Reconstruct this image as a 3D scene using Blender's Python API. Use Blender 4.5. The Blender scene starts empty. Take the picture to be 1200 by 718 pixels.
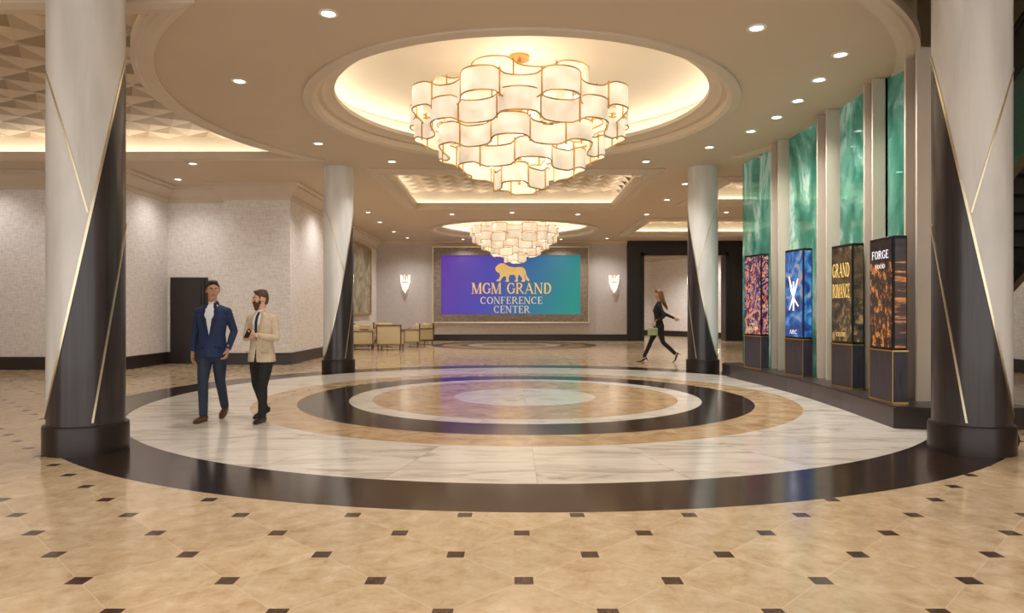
import bpy, bmesh, math, random
from math import sin, cos, pi, radians, sqrt, atan2, degrees
from mathutils import Vector, Matrix
from mathutils.bvhtree import BVHTree
from mathutils.geometry import tessellate_polygon
random.seed(4)
scene = bpy.context.scene
col = scene.collection
try:
    scene.view_settings.view_transform = 'Standard'
except Exception:
    pass

# ------------------------------------------------------------------ materials
def srgb(r, g, b):
    def c(x):
        x /= 255.0
        return x/12.92 if x <= .04045 else ((x+.055)/1.055)**2.4
    return (c(r), c(g), c(b), 1)

class NT:
    def __init__(s, name):
        s.m = bpy.data.materials.new(name); s.m.use_nodes = True
        s.nt = s.m.node_tree; s.nt.nodes.clear()
        s.out = s.nt.nodes.new('ShaderNodeOutputMaterial')
    def n(s, t, **k):
        nd = s.nt.nodes.new(t)
        for a, b in k.items(): setattr(nd, a, b)
        return nd
    def l(s, a, b): s.nt.links.new(a, b)
    def setin(s, sock, v):
        if isinstance(v, bpy.types.NodeSocket): s.l(v, sock)
        else: sock.default_value = v
    def m_(s, op, a, b=None, c=None):
        nd = s.n('ShaderNodeMath', operation=op)
        s.setin(nd.inputs[0], a)
        if b is not None: s.setin(nd.inputs[1], b)
        if c is not None: s.setin(nd.inputs[2], c)
        return nd.outputs[0]
    def mix(s, f, a, b, blend='MIX'):
        nd = s.n('ShaderNodeMix', data_type='RGBA', blend_type=blend)
        s.setin(nd.inputs[0], f); s.setin(nd.inputs[6], a); s.setin(nd.inputs[7], b)
        return nd.outputs[2]
    def coord(s, kind='Object', scale=None):
        tc = s.n('ShaderNodeTexCoord'); o = tc.outputs[kind]
        if scale is not None:
            mp = s.n('ShaderNodeMapping'); mp.inputs['Scale'].default_value = scale
            s.l(o, mp.inputs[0]); o = mp.outputs[0]
        return o
    def noise(s, vec, scale, detail=4, rough=.55, dist=0.0):
        nd = s.n('ShaderNodeTexNoise'); s.l(vec, nd.inputs['Vector'])
        nd.inputs['Scale'].default_value = scale; nd.inputs['Detail'].default_value = detail
        nd.inputs['Roughness'].default_value = rough; nd.inputs['Distortion'].default_value = dist
        return nd.outputs[0]
    def ramp(s, f, stops, interp='LINEAR'):
        nd = s.n('ShaderNodeValToRGB'); nd.color_ramp.interpolation = interp
        e = nd.color_ramp.elements
        while len(e) < len(stops): e.new(.5)
        for i, (p, c) in enumerate(stops):
            e[i].position = p; e[i].color = c
        s.l(f, nd.inputs[0]); return nd.outputs[0]
    def bsdf(s, color, rough=.5, metal=0, emis=None, estr=0, bump=None, bstr=.2, bdist=.01, alpha=None, trans=None, coat=None, spec=None):
        p = s.n('ShaderNodeBsdfPrincipled')
        s.setin(p.inputs['Base Color'], color); s.setin(p.inputs['Roughness'], rough)
        p.inputs['Metallic'].default_value = metal
        if emis is not None:
            s.setin(p.inputs['Emission Color'], emis); s.setin(p.inputs['Emission Strength'], estr)
        if bump is not None:
            b = s.n('ShaderNodeBump'); b.inputs['Strength'].default_value = bstr
            b.inputs['Distance'].default_value = bdist
            s.l(bump, b.inputs['Height']); s.l(b.outputs[0], p.inputs['Normal'])
        if alpha is not None: s.setin(p.inputs['Alpha'], alpha)
        if trans is not None: p.inputs['Transmission Weight'].default_value = trans
        if coat is not None: p.inputs['Coat Weight'].default_value = coat
        if spec is not None: p.inputs['Specular IOR Level'].default_value = spec
        s.l(p.outputs[0], s.out.inputs[0]); return s.m

def simple(name, c, rough=.5, metal=0, var=.12, nscale=12, bstr=0.0, emis=None, estr=0, coat=None):
    t = NT(name); v = t.coord()
    nz = t.noise(v, nscale)
    dark = tuple(x*(1-var) for x in c[:3])+(1,)
    lite = tuple(min(1, x*(1+var)) for x in c[:3])+(1,)
    colr = t.ramp(nz, [(.3, dark), (.7, lite)])
    return t.bsdf(colr, rough, metal, emis, estr, bump=nz if bstr else None, bstr=bstr, coat=coat)

def emit(name, c, s):
    t = NT(name)
    e = t.n('ShaderNodeEmission'); e.inputs[0].default_value = c; e.inputs[1].default_value = s
    t.l(e.outputs[0], t.out.inputs[0]); return t.m

FC = (0.2, 11.0); FC2 = (0.1, 27.8)
def floor_mat():
    t = NT('marble_floor'); v = t.coord()
    sp = t.n('ShaderNodeSeparateXYZ'); t.l(v, sp.inputs[0]); X, Y = sp.outputs[0], sp.outputs[1]
    S = .745
    u = t.m_('DIVIDE', t.m_('SUBTRACT', X, .06), S); w = t.m_('DIVIDE', t.m_('SUBTRACT', Y, 3.457), S)
    def near(a, off=0.0):
        f = t.m_('FRACT', t.m_('ADD', a, .5+off)); return t.m_('ABSOLUTE', t.m_('SUBTRACT', f, .5))
    i1 = t.m_('LESS_THAN', t.m_('MAXIMUM', near(u), near(w)), .064)
    i2 = t.m_('LESS_THAN', t.m_('MAXIMUM', near(u, .5), near(w, .5)), .064)
    inset = t.m_('MAXIMUM', i1, i2)
    a = t.m_('ADD', u, w); b = t.m_('SUBTRACT', u, w)
    joint = t.m_('LESS_THAN', t.m_('MINIMUM', near(a), near(b)), .005)
    cmb = t.n('ShaderNodeCombineXYZ'); t.l(t.m_('FLOOR', a), cmb.inputs[0]); t.l(t.m_('FLOOR', b), cmb.inputs[1])
    wn = t.n('ShaderNodeTexWhiteNoise'); t.l(cmb.outputs[0], wn.inputs['Vector'])
    off = t.n('ShaderNodeVectorMath', operation='SCALE'); t.l(wn.outputs['Color'], off.inputs[0]); off.inputs['Scale'].default_value = 7
    ad = t.n('ShaderNodeVectorMath', operation='ADD'); t.l(v, ad.inputs[0]); t.l(off.outputs[0], ad.inputs[1])
    n1 = t.noise(ad.outputs[0], 7.0, 10, .72, .35)
    tan = t.ramp(n1, [(.26, srgb(178, 146, 110)), (.42, srgb(206, 179, 143)), (.56, srgb(219, 195, 161)), (.75, srgb(236, 220, 194))])
    tv = t.m_('MULTIPLY_ADD', wn.outputs['Value'], .12, .89)
    g = t.n('ShaderNodeCombineColor'); [t.l(tv, g.inputs[i]) for i in range(3)]
    tan = t.mix(1.0, tan, g.outputs[0], 'MULTIPLY')
    tile = t.mix(t.m_('MULTIPLY', joint, .5), tan, srgb(236, 222, 198))
    nb = t.noise(v, 22, 3)
    black = t.ramp(nb, [(.35, srgb(36, 27, 24)), (.7, srgb(60, 48, 43))])
    brown = t.ramp(nb, [(.35, srgb(62, 42, 36)), (.7, srgb(100, 74, 64))])
    tile = t.mix(inset, tile, brown)
    def radius(cx, cy):
        dx = t.m_('SUBTRACT', X, cx); dy = t.m_('SUBTRACT', Y, cy)
        return t.m_('SQRT', t.m_('ADD', t.m_('MULTIPLY', dx, dx), t.m_('MULTIPLY', dy, dy))), dx, dy
    r, dx, dy = radius(*FC)
    ang = t.m_('ARCTAN2', dy, dx)
    seg = t.m_('MULTIPLY', ang, 28/(2*pi))
    cm2 = t.n('ShaderNodeCombineXYZ'); t.l(t.m_('FLOOR', seg), cm2.inputs[0])
    wn2 = t.n('ShaderNodeTexWhiteNoise'); t.l(cm2.outputs[0], wn2.inputs['Vector'])
    of2 = t.n('ShaderNodeVectorMath', operation='SCALE'); t.l(wn2.outputs['Color'], of2.inputs[0]); of2.inputs['Scale'].default_value = 9
    ad2 = t.n('ShaderNodeVectorMath', operation='ADD'); t.l(v, ad2.inputs[0]); t.l(of2.outputs[0], ad2.inputs[1])
    mp = t.n('ShaderNodeMapping'); mp.inputs['Scale'].default_value = (.6, 2.4, 1); mp.inputs['Rotation'].default_value = (0, 0, .35)
    t.l(ad2.outputs[0], mp.inputs[0])
    nv = t.noise(mp.outputs[0], 1.5, 9, .66, 1.2)
    white = t.ramp(nv, [(.28, srgb(150, 139, 128)), (.40, srgb(204, 195, 183)), (.50, srgb(228, 221, 211)), (.75, srgb(240, 235, 227))])
    sj = t.m_('LESS_THAN', t.m_('MULTIPLY', near(seg), t.m_('DIVIDE', r, 28/(2*pi))), .005)
    white = t.mix(t.m_('MULTIPLY', sj, .35), white, srgb(150, 135, 118))
    n3 = t.noise(v, 3.5, 9, .66, .6)
    tan2 = t.ramp(n3, [(.3, srgb(166, 134, 98)), (.5, srgb(198, 167, 128)), (.72, srgb(222, 197, 160))])
    c = tile
    for rad, cc in ((6.37, black), (5.6, white), (4.1, tan2), (3.47, black), (2.73, white), (2.38, tan2), (1.12, white)):
        c = t.mix(t.m_('LESS_THAN', r, rad), c, cc)
    r2, _, _ = radius(*FC2)
    for rad, cc in ((3.3, black), (2.9, tan2), (2.2, brown), (1.9, white), (1.3, tan2)):
        c = t.mix(t.m_('LESS_THAN', r2, rad), c, cc)
    rn = t.noise(v, 5, 4)
    ro = t.m_('MULTIPLY_ADD', rn, .08, .10)
    return t.bsdf(c, ro, spec=.5)

def wall_mat(name, base, contrast=.10):
    t = NT(name)
    tc = t.coord()
    m1 = t.n('ShaderNodeMapping'); m1.inputs['Scale'].default_value = (5, 5, 30); t.l(tc, m1.inputs[0])
    m2 = t.n('ShaderNodeMapping'); m2.inputs['Scale'].default_value = (30, 30, 6); t.l(tc, m2.inputs[0])
    n1 = t.noise(m1.outputs[0], 1, 3, .6); n2 = t.noise(m2.outputs[0], 1, 3, .6)
    s = t.m_('MULTIPLY', t.m_('ADD', n1, n2), .5)
    lo = tuple(x*(1-contrast*3.2) for x in base[:3])+(1,); hi = tuple(min(1, x*(1+contrast*1.4)) for x in base[:3])+(1,)
    c = t.ramp(s, [(.36, lo), (.52, base), (.62, hi)])
    sp = t.n('ShaderNodeSeparateXYZ'); t.l(tc, sp.inputs[0])
    hj = t.m_('LESS_THAN', t.m_('FRACT', t.m_('DIVIDE', sp.outputs[2], .92)), .012)
    c = t.mix(t.m_('MULTIPLY', hj, .4), c, lo)
    return t.bsdf(c, .75, bump=s, bstr=.4, bdist=.03)

def wood_mat(name, lo, hi, rough=.35):
    t = NT(name); v = t.coord(scale=(22, 22, 1.2))
    n = t.noise(v, 1.6, 5, .6, .4)
    return t.bsdf(t.ramp(n, [(.3, lo), (.7, hi)]), rough, bump=n, bstr=.08)

M = {}
M['floor'] = floor_mat()
M['wall'] = wall_mat('linen_wallcover', srgb(236, 230, 228), .065)
M['wall2'] = wall_mat('grey_wallcover', srgb(204, 197, 197), .04)
M['ceil'] = simple('ceiling_paint', srgb(208, 191, 168), .6, var=.02, nscale=1)
M['cream'] = simple('cream_paint', srgb(230, 219, 200), .55, var=.02, nscale=1)
M['crown'] = simple('crown_paint', srgb(212, 197, 178), .5, var=.03, nscale=2)
M['cofr'] = simple('coffer_lit_tone', srgb(212, 196, 172), .5, var=.04, nscale=5)  # light, mid and dark tones paint the facet shading into one finish
M['cofr2'] = simple('coffer_half_tone', srgb(184, 165, 138), .5, var=.04, nscale=5)
M['cofr3'] = simple('coffer_shade_tone', srgb(158, 139, 112), .5, var=.04, nscale=5)
M['base'] = simple('dark_baseboard', srgb(44, 36, 36), .35, nscale=8)
M['black'] = wood_mat('black_portal_wood', srgb(22, 18, 18), srgb(40, 33, 32))
M['wood'] = wood_mat('dark_wood', srgb(34, 32, 44), srgb(72, 66, 82))
M['gold'] = simple('brushed_gold', srgb(206, 168, 104), .28, 1.0, var=.08, nscale=30)
M['brass'] = simple('pale_brass', srgb(224, 212, 184), .3, 1.0, var=.05, nscale=30)
M['led'] = emit('led_strip', (1, .90, .75, 1), 9.5)
M['lamp'] = emit('downlight_lens', (1, .96, .9, 1), 9)
M['trimw'] = simple('white_trim', srgb(235, 230, 222), .4, var=.03)
M['plinth'] = simple('bronze_plinth', srgb(46, 36, 33), .3, .3, nscale=5)

# ------------------------------------------------------------------ mesh builder
class MB:
    def __init__(s): s.v = []; s.f = []; s.m = []
    def add(s, vs, fs, mi=0, T=None):
        o = len(s.v)
        s.v += [(T @ Vector(p)) if T is not None else Vector(p) for p in vs]
        s.f += [tuple(i+o for i in f) for f in fs]; s.m += [mi]*len(fs)
    def box(s, x0, x1, y0, y1, z0, z1, mi=0, T=None):
        vs = [(x, y, z) for z in (z0, z1) for y in (y0, y1) for x in (x0, x1)]
        s.add(vs, [(0, 2, 3, 1), (4, 5, 7, 6), (0, 1, 5, 4), (2, 6, 7, 3), (0, 4, 6, 2), (1, 3, 7, 5)], mi, T)
    def bbox(s, x0, x1, y0, y1, z0, z1, b=.02, mi=0, T=None):
        bm = bmesh.new(); bmesh.ops.create_cube(bm, size=1)
        for v in bm.verts:
            v.co = Vector((x0+(v.co.x+.5)*(x1-x0), y0+(v.co.y+.5)*(y1-y0), z0+(v.co.z+.5)*(z1-z0)))
        bmesh.ops.bevel(bm, geom=list(bm.edges), offset=b, segments=3, profile=.6, affect='EDGES')
        bm.verts.index_update()
        s.add([v.co.copy() for v in bm.verts], [[v.index for v in f.verts] for f in bm.faces], mi, T); bm.free()
    def rev(s, cx, cy, prof, n=48, mi=0, T=None, closed=False):
        vs = []; fs = []
        for i in range(n):
            a = 2*pi*i/n
            vs += [(cx+r*cos(a), cy+r*sin(a), z) for r, z in prof]
        k = len(prof)
        for i in range(n):
            j = (i+1) % n
            for q in range(k if closed else k-1):
                q2 = (q+1) % k
                fs.append((i*k+q, j*k+q, j*k+q2, i*k+q2))
        s.add(vs, fs, mi, T)
    def cyl(s, cx, cy, z0, z1, r0, r1=None, n=32, mi=0, T=None):
        r1 = r0 if r1 is None else r1
        s.rev(cx, cy, [(0.0001, z0), (r0, z0), (r1, z1), (0.0001, z1)], n, mi, T)
    def sph(s, c, r, n=16, mi=0, T=None):
        rx, ry, rz = (r, r, r) if not hasattr(r, '__len__') else r
        vs = [(c[0], c[1], c[2]-rz)]; k = n//2
        for j in range(1, k):
            a = -pi/2+pi*j/k
            for i in range(n):
                b = 2*pi*i/n; vs.append((c[0]+rx*cos(a)*cos(b), c[1]+ry*cos(a)*sin(b), c[2]+rz*sin(a)))
        vs.append((c[0], c[1], c[2]+rz)); fs = []
        for i in range(n):
            fs.append((0, 1+(i+1) % n, 1+i)); e = 1+(k-2)*n
            fs.append((len(vs)-1, e+i, e+(i+1) % n))
        for j in range(k-2):
            for i in range(n):
                a = 1+j*n; fs.append((a+i, a+(i+1) % n, a+n+(i+1) % n, a+n+i))
        s.add(vs, fs, mi, T)
    def tube(s, pts, mi=0, ref=(1, 0, 0), n=14, T=None, cap0=True, cap1=True, closed=False):
        """pts: (pos,a,b)"""
        P = [Vector(p[0]) for p in pts]; A = [p[1] for p in pts]; B = [p[2] if len(p) > 2 else p[1] for p in pts]
        R = Vector(ref); N = len(P)
        def frame(t):
            rr = R if abs(R.dot(t)) < .97 else Vector((0, 0, 1)) if abs(t.z) < .9 else Vector((0, 1, 0))
            u = (rr-t*rr.dot(t)).normalized(); return u, t.cross(u)
        T_ = []
        for i in range(N):
            if closed: d = P[(i+1) % N]-P[i-1]
            else: d = P[min(i+1, N-1)]-P[max(i-1, 0)]
            T_.append(d.normalized())
        seq = []
        if not closed and cap0:
            for k in (80, 50, 22):
                q = radians(k); m = min(A[0], B[0]); seq.append((P[0]-T_[0]*m*sin(q), A[0]*cos(q), B[0]*cos(q), T_[0]))
        for i in range(N): seq.append((P[i], A[i], B[i], T_[i]))
        if not closed and cap1:
            for k in (22, 50, 80):
                q = radians(k); m = min(A[-1], B[-1]); seq.append((P[-1]+T_[-1]*m*sin(q), A[-1]*cos(q), B[-1]*cos(q), T_[-1]))
        vs = []; fs = []
        for c, a, b, t in seq:
            u, v = frame(t)
            for i in range(n):
                th = 2*pi*i/n; vs.append(c+u*a*cos(th)+v*b*sin(th))
        K = len(seq)
        for k in range(K if closed else K-1):
            k2 = (k+1) % K
            for i in range(n):
                j = (i+1) % n; fs.append((k*n+i, k*n+j, k2*n+j, k2*n+i))
        if not closed:
            fs.append(tuple(reversed(range(n)))); fs.append(tuple(range((K-1)*n, K*n)))
        s.add(vs, fs, mi, T)
    def prism(s, poly, z0, z1, mi=0, T=None):
        tri = tessellate_polygon([[Vector((p[0], p[1], 0)) for p in poly]]); n = len(poly)
        vs = [(p[0], p[1], z0) for p in poly]+[(p[0], p[1], z1) for p in poly]
        fs = [tuple(t) for t in tri]+[tuple(i+n for i in reversed(t)) for t in tri]
        fs += [(i, (i+1) % n, (i+1) % n+n, i+n) for i in range(n)]
        s.add(vs, fs, mi, T)
    def sweep(s, path, prof, closed=False, pclosed=False, mi=0):
        """off>0 : to the right of travel"""
        n = len(path); k = len(prof); vs = []; fs = []
        P = [Vector(p) for p in path]
        def nrm(a, b):
            d = (b-a).normalized(); return Vector((d.y, -d.x))
        for i in range(n):
            if closed: n1 = nrm(P[i-1], P[i]); n2 = nrm(P[i], P[(i+1) % n])
            else:
                n1 = nrm(P[i-1], P[i]) if i > 0 else nrm(P[i], P[i+1])
                n2 = nrm(P[i], P[i+1]) if i < n-1 else n1
            o = (n1+n2)/max(.2, 1+n1.dot(n2))
            for off, z in prof: vs.append((P[i].x+o.x*off, P[i].y+o.y*off, z))
        for i in range(n if closed else n-1):
            j = (i+1) % n
            for q in range(k if pclosed else k-1):
                q2 = (q+1) % k; fs.append((i*k+q, j*k+q, j*k+q2, i*k+q2))
        if pclosed and not closed:
            fs.append(tuple(range(k))); fs.append(tuple(reversed(range((n-1)*k, n*k))))
        s.add(vs, fs, mi)
    def obj(s, name, mats, parent=None, smooth=False, loc=None, angle=40, recalc=True):
        me = bpy.data.meshes.new(name)
        me.from_pydata([tuple(v) for v in s.v], [], s.f)
        for m in mats: me.materials.append(M[m] if isinstance(m, str) else m)
        me.polygons.foreach_set('material_index', s.m)
        if recalc:
            bm = bmesh.new(); bm.from_mesh(me); bmesh.ops.recalc_face_normals(bm, faces=bm.faces); bm.to_mesh(me); bm.free()
        if smooth:
            me.polygons.foreach_set('use_smooth', [True]*len(me.polygons))
            me.set_sharp_from_angle(angle=radians(angle))
        me.update()
        ob = bpy.data.objects.new(name, me); col.objects.link(ob)
        if parent: ob.parent = parent
        if loc: ob.location = loc
        return ob

def empty(name, loc=(0, 0, 0), rz=0, sc=1):
    e = bpy.data.objects.new(name, None); col.objects.link(e); e.location = loc; e.rotation_euler = (0, 0, rz); e.scale = (sc,)*3
    e.empty_display_size = .2
    return e

# ------------------------------------------------------------------ room shell
H = 4.6
OC = (0.15, 11.3); OC2 = (0.1, 27.6)
mb = MB(); mb.box(-16, 12.5, -5, 46, -.2, 0); mb.obj('floor', ['floor'])

def circ(c, r, n=96): return [(c[0]+r*cos(2*pi*i/n), c[1]+r*sin(2*pi*i/n)) for i in range(n)]
def rect(x0, x1, y0, y1): return [(x0, y0), (x1, y0), (x1, y1), (x0, y1)]
def left_tray(e):
    R = 5.57-e; x0 = -14-e; y0 = 7.4-e; y1 = 14.5+e
    def ang(y): return pi-math.asin((y-OC[1])/R)
    A0, A1 = ang(y0), ang(y1)
    arc = [(OC[0]+R*cos(A0+(A1-A0)*i/60), OC[1]+R*sin(A0+(A1-A0)*i/60)) for i in range(61)]
    return [(x0, y0)]+arc+[(x0, y1)]
def right_open(e):
    R = 5.6-e; x1 = 10+e; y1 = 14.2+e
    def ang(y): return math.asin((y-OC[1])/R)
    A0, A1 = ang(7.0), ang(y1)
    arc = [(OC[0]+R*cos(A1+(A0-A1)*i/50), OC[1]+R*sin(A1+(A0-A1)*i/50)) for i in range(51)]
    return [(x1, 7.0), (x1, y1)]+arc
def holed(name, outer, holes, z0, z1, mat):
    cu = bpy.data.curves.new(name, 'CURVE'); cu.dimensions = '2D'; cu.fill_mode = 'BOTH'
    for poly in [outer]+holes:
        sp = cu.splines.new('POLY'); sp.points.add(len(poly)-1)
        for i, p in enumerate(poly): sp.points[i].co = (p[0], p[1], 0, 1)
        sp.use_cyclic_u = True
    cu.extrude = (z1-z0)/2
    tmp = bpy.data.objects.new('tmp', cu); col.objects.link(tmp)
    dg = bpy.context.evaluated_depsgraph_get()
    me = bpy.data.meshes.new_from_object(tmp.evaluated_get(dg)); me.name = name
    bpy.data.objects.remove(tmp)
    for v in me.vertices: v.co.z += (z0+z1)/2
    me.materials.clear(); me.materials.append(mat)
    ob = bpy.data.objects.new(name, me); col.objects.link(ob); return ob

E = .32
outer = rect(-16, 12.5, -5, 46)
trayM = (-2.95, 3.1, 16.0, 21.3); trayR1 = (5.4, 10, 16.9, 20.6); trayR2 = (4.9, 10.2, 24.2, 28.9)
def ex(t, e): return rect(t[0]-e, t[1]+e, t[2]-e, t[3]+e)
ceil = holed('ceiling', outer, [circ(OC, 3.25), circ(OC2, 3.2), left_tray(0), right_open(0), ex(trayM, 0), ex(trayR1, 0), ex(trayR2, 0)], H, H+.08, M['ceil'])
Z2 = 5.15
c2 = holed('ceiling_soffit_upper', outer, [circ(OC, 3.45), circ(OC2, 3.4), left_tray(E), right_open(0), ex(trayM, .25), ex(trayR1, .25), ex(trayR2, .25)], H+.08, Z2, M['cream'])
c2.parent = ceil
mb = MB()
def relief(x0, x1, y0, y1, s):
    # interlocking folded rhombs, facet shading painted in three tones ("tumbling block" relief) on a triangular lattice
    hx = s; hy = s*sqrt(3)/2
    nx = int((x1-x0)/hx)+1; ny = int((y1-y0)/hy)+1
    def P(i, j):
        z = (0, .05, .09)[(i-j) % 3]
        return (x0+i*hx+j*hx/2, y0+j*hy, Z2-z)
    for j in range(ny):
        i0 = -(j+1)//2
        for i in range(i0, i0+nx+1):
            a, b, c, d = P(i, j), P(i+1, j), P(i, j+1), P(i+1, j+1)
            if max(a[0], b[0], c[0], d[0]) > x1+.1 or min(a[0], c[0]) < x0-.1: continue
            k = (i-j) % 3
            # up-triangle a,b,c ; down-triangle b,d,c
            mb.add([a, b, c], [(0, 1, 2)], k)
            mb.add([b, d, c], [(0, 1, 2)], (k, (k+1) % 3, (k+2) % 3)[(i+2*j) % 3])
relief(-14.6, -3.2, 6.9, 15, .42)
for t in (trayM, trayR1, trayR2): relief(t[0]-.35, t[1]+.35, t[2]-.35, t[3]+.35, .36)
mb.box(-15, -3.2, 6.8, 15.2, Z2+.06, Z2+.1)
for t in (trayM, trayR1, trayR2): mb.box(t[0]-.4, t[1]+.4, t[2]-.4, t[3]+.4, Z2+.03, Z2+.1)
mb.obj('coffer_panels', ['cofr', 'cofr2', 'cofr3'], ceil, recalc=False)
for nm, C, r in (('dome_main', OC, 3.5), ('dome_rear', OC2, 3.45)):
    mb = MB(); mb.rev(C[0], C[1], [(0.001, Z2+.32), (r*.35, Z2+.30), (r*.7, Z2+.2), (r*.92, Z2+.07), (r, Z2)], 96)
    mb.obj(nm, ['cream'], ceil, smooth=True)
mb = MB(); so = right_open(.02)
mb.sweep(so, [(0, H+.1), (0, 8.5)], closed=True); mb.prism(so, 8.5, 8.6)
mb.obj('shaft_upper', ['crown'], ceil)

mb = MB()
def ring_trim(C, r):
    mb.rev(C[0], C[1], [(r+.18, H), (r+.18, H-.03), (r+.05, H-.05), (r-.02, H-.02), (r-.02, H+.09), (r-.10, H+.09), (r-.16, H+.13), (r-.28, H+.15), (r-.28, H+.22), (r-.02, H+.2)], 96)
ring_trim(OC, 3.25); ring_trim(OC2, 3.2)
mb.obj('trim_1', ['crown'], smooth=True, angle=30)
mb = MB()
for C, r in ((OC, 3.25), (OC2, 3.2)):
    mb.rev(C[0], C[1], [(r+.02, H+.22), (r+.1, H+.22), (r+.1, H+.27), (r+.02, H+.27)], 96, closed=True)
for t in (trayM, trayR1, trayR2):
    mb.sweep(ex(t, .16), [(0, H+.1), (.06, H+.1), (.06, H+.13), (0, H+.13)], closed=True, pclosed=True)
mb.box(-14.1, -4.75, 14.62, 14.7, H+.1, H+.14)
mb.box(-14.1, -4.2, 7.18, 7.26, H+.1, H+.14)
mb.obj('cove_light_strips', ['led'])
mb = MB()
pr = [(.22, H), (.22, H-.03), (.12, H-.06), (.03, H-.06), (.0, H-.04), (-.04, H-.04), (-.04, H+.11), (0, H+.11)]
prm = [(.38, H), (.38, H-.03), (.30, H-.05), (.16, H-.06), (.12, H-.09), (.03, H-.09), (.0, H-.04), (-.04, H-.04), (-.04, H+.11), (0, H+.11)]
for t in (trayM, trayR1, trayR2): mb.sweep(ex(t, 0), prm, closed=True)
mb.sweep(left_tray(0), pr, closed=True)
mb.sweep(right_open(0)[::-1], [(-o, z) for o, z in pr], closed=True)
mb.obj('trim_2', ['crown'])

WP = [(-15.5, 16), (-9, 16), (-9, 18), (-7.33, 18), (-7.33, 17.5), (-5.64, 17.5), (-5.64, 21), (-6.25, 21), (-6.25, 31.8)]
BW = [(-6.25, 31.8), (5.3, 31.8)]
wp = [(0, 0), (0, H), (-.25, H), (-.25, 0)]
mb = MB(); mb.sweep(WP+[(-6.25, 32.05)], wp, pclosed=True); mb.obj('wall_left', ['wall'])
mb = MB(); mb.box(-6.25, 5.3, 31.8, 32.05, 0, H); mb.obj('wall_back', ['wall2'])
mb = MB(); mb.box(-15.75, -15.5, -5, 16.2, 0, H); mb.obj('wall_far_left', ['wall'])
mb = MB(); mb.box(11.2, 11.45, -5, 45, 0, H); mb.obj('wall_right', ['wall'])
mb = MB()
mb.box(5.3, 6.0, 31.6, 32.2, 0, H); mb.box(9.85, 11.2, 31.6, 32.2, 0, H); mb.box(6.0, 9.85, 31.6, 32.2, 3.98, H)
mb.box(5.92, 6.06, 31.54, 32.26, 0, 4.06); mb.box(9.79, 9.93, 31.54, 32.26, 0, 4.06); mb.box(5.92, 9.93, 31.54, 32.26, 3.92, 4.06)
mb.obj('wall_portal', ['black'])
CP = [(4.5, 32.2), (4.5, 39.5), (8.0, 39.5), (8.4, 38.5), (10.9, 33.5)]
mb = MB(); mb.sweep(CP, [(0, 0), (0, H), (-.2, H), (-.2, 0)], pclosed=True)
mb.obj('wall_corridor', ['wall'])
crown = [(0, H-.42), (.03, H-.42), (.05, H-.34), (.05, H-.28), (.11, H-.22), (.2, H-.16), (.26, H-.12), (.26, H-.08), (.34, H-.05), (.34, H)]
bb = [(0, .3), (.02, .3), (.03, .27), (.03, .0)]
mb = MB(); mb.sweep(WP, crown); mb.sweep(BW, [(o*.6, H-(H-z)*.5) for o, z in crown]); mb.sweep(CP, crown)
mb.obj('trim_3', ['crown'])
mb = MB(); mb.sweep(WP, bb); mb.obj('baseboard_left', ['base'])
mb = MB(); mb.sweep(BW, bb); mb.sweep(CP, bb); mb.obj('baseboard_back', ['base'])
mb = MB(); mb.box(11.16, 11.2, -5, 31.5, 0, .3); mb.obj('baseboard_right', ['base'])
mb = MB()
mb.box(-8.90, -7.94, 17.93, 18.0, 0, 2.24); mb.box(-8.84, -8.0, 17.90, 17.94, 0.01, 2.18, 0)
for a in ((-8.76, -8.08, .25, 1.0), (-8.76, -8.08, 1.1, 2.08)):
    mb.box(a[0], a[1], 17.885, 17.91, a[2], a[3], 0)
mb.box(-8.15, -8.05, 17.84, 17.87, .98, 1.02, 1); mb.box(-8.15, -8.12, 17.84, 17.9, .98, 1.02, 1)
mb.obj('door_1', ['base', 'gold'])

# ------------------------------------------------------------------ columns
PC = radians(-58)
RC = .335
def zcut(p): return 2.12+1.78*sin(p-PC)
def col_mat(name, side):
    t = NT(name); tc = t.coord()
    sp = t.n('ShaderNodeSeparateXYZ'); t.l(tc, sp.inputs[0])
    x = sp.outputs[0] if side < 0 else t.m_('MULTIPLY', sp.outputs[0], -1.0)
    k = 1.78/RC
    zb = t.m_('ADD', t.m_('MULTIPLY', x, -sin(PC)*k), t.m_('MULTIPLY', sp.outputs[1], cos(PC)*k))
    zb = t.m_('ADD', zb, 2.12)
    dark = t.m_('LESS_THAN', sp.outputs[2], zb)
    v = t.coord(scale=(14, 14, .5)); n = t.noise(v, 1.5, 5, .6, .3)
    cd = t.ramp(n, [(.3, srgb(28, 23, 26)), (.7, srgb(56, 47, 50))])
    v2 = t.coord(scale=(3, 3, .5)); n2 = t.noise(v2, 1.2, 4, .5, .6)
    cw = t.ramp(n2, [(.3, srgb(206, 206, 205)), (.7, srgb(236, 236, 235))])
    c = t.mix(dark, cw, cd)
    return t.bsdf(c, .3, coat=.3)
M['colL'] = col_mat('column_cladding_a', -1)
M['colR'] = col_mat('column_cladding_b', 1)
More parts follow.
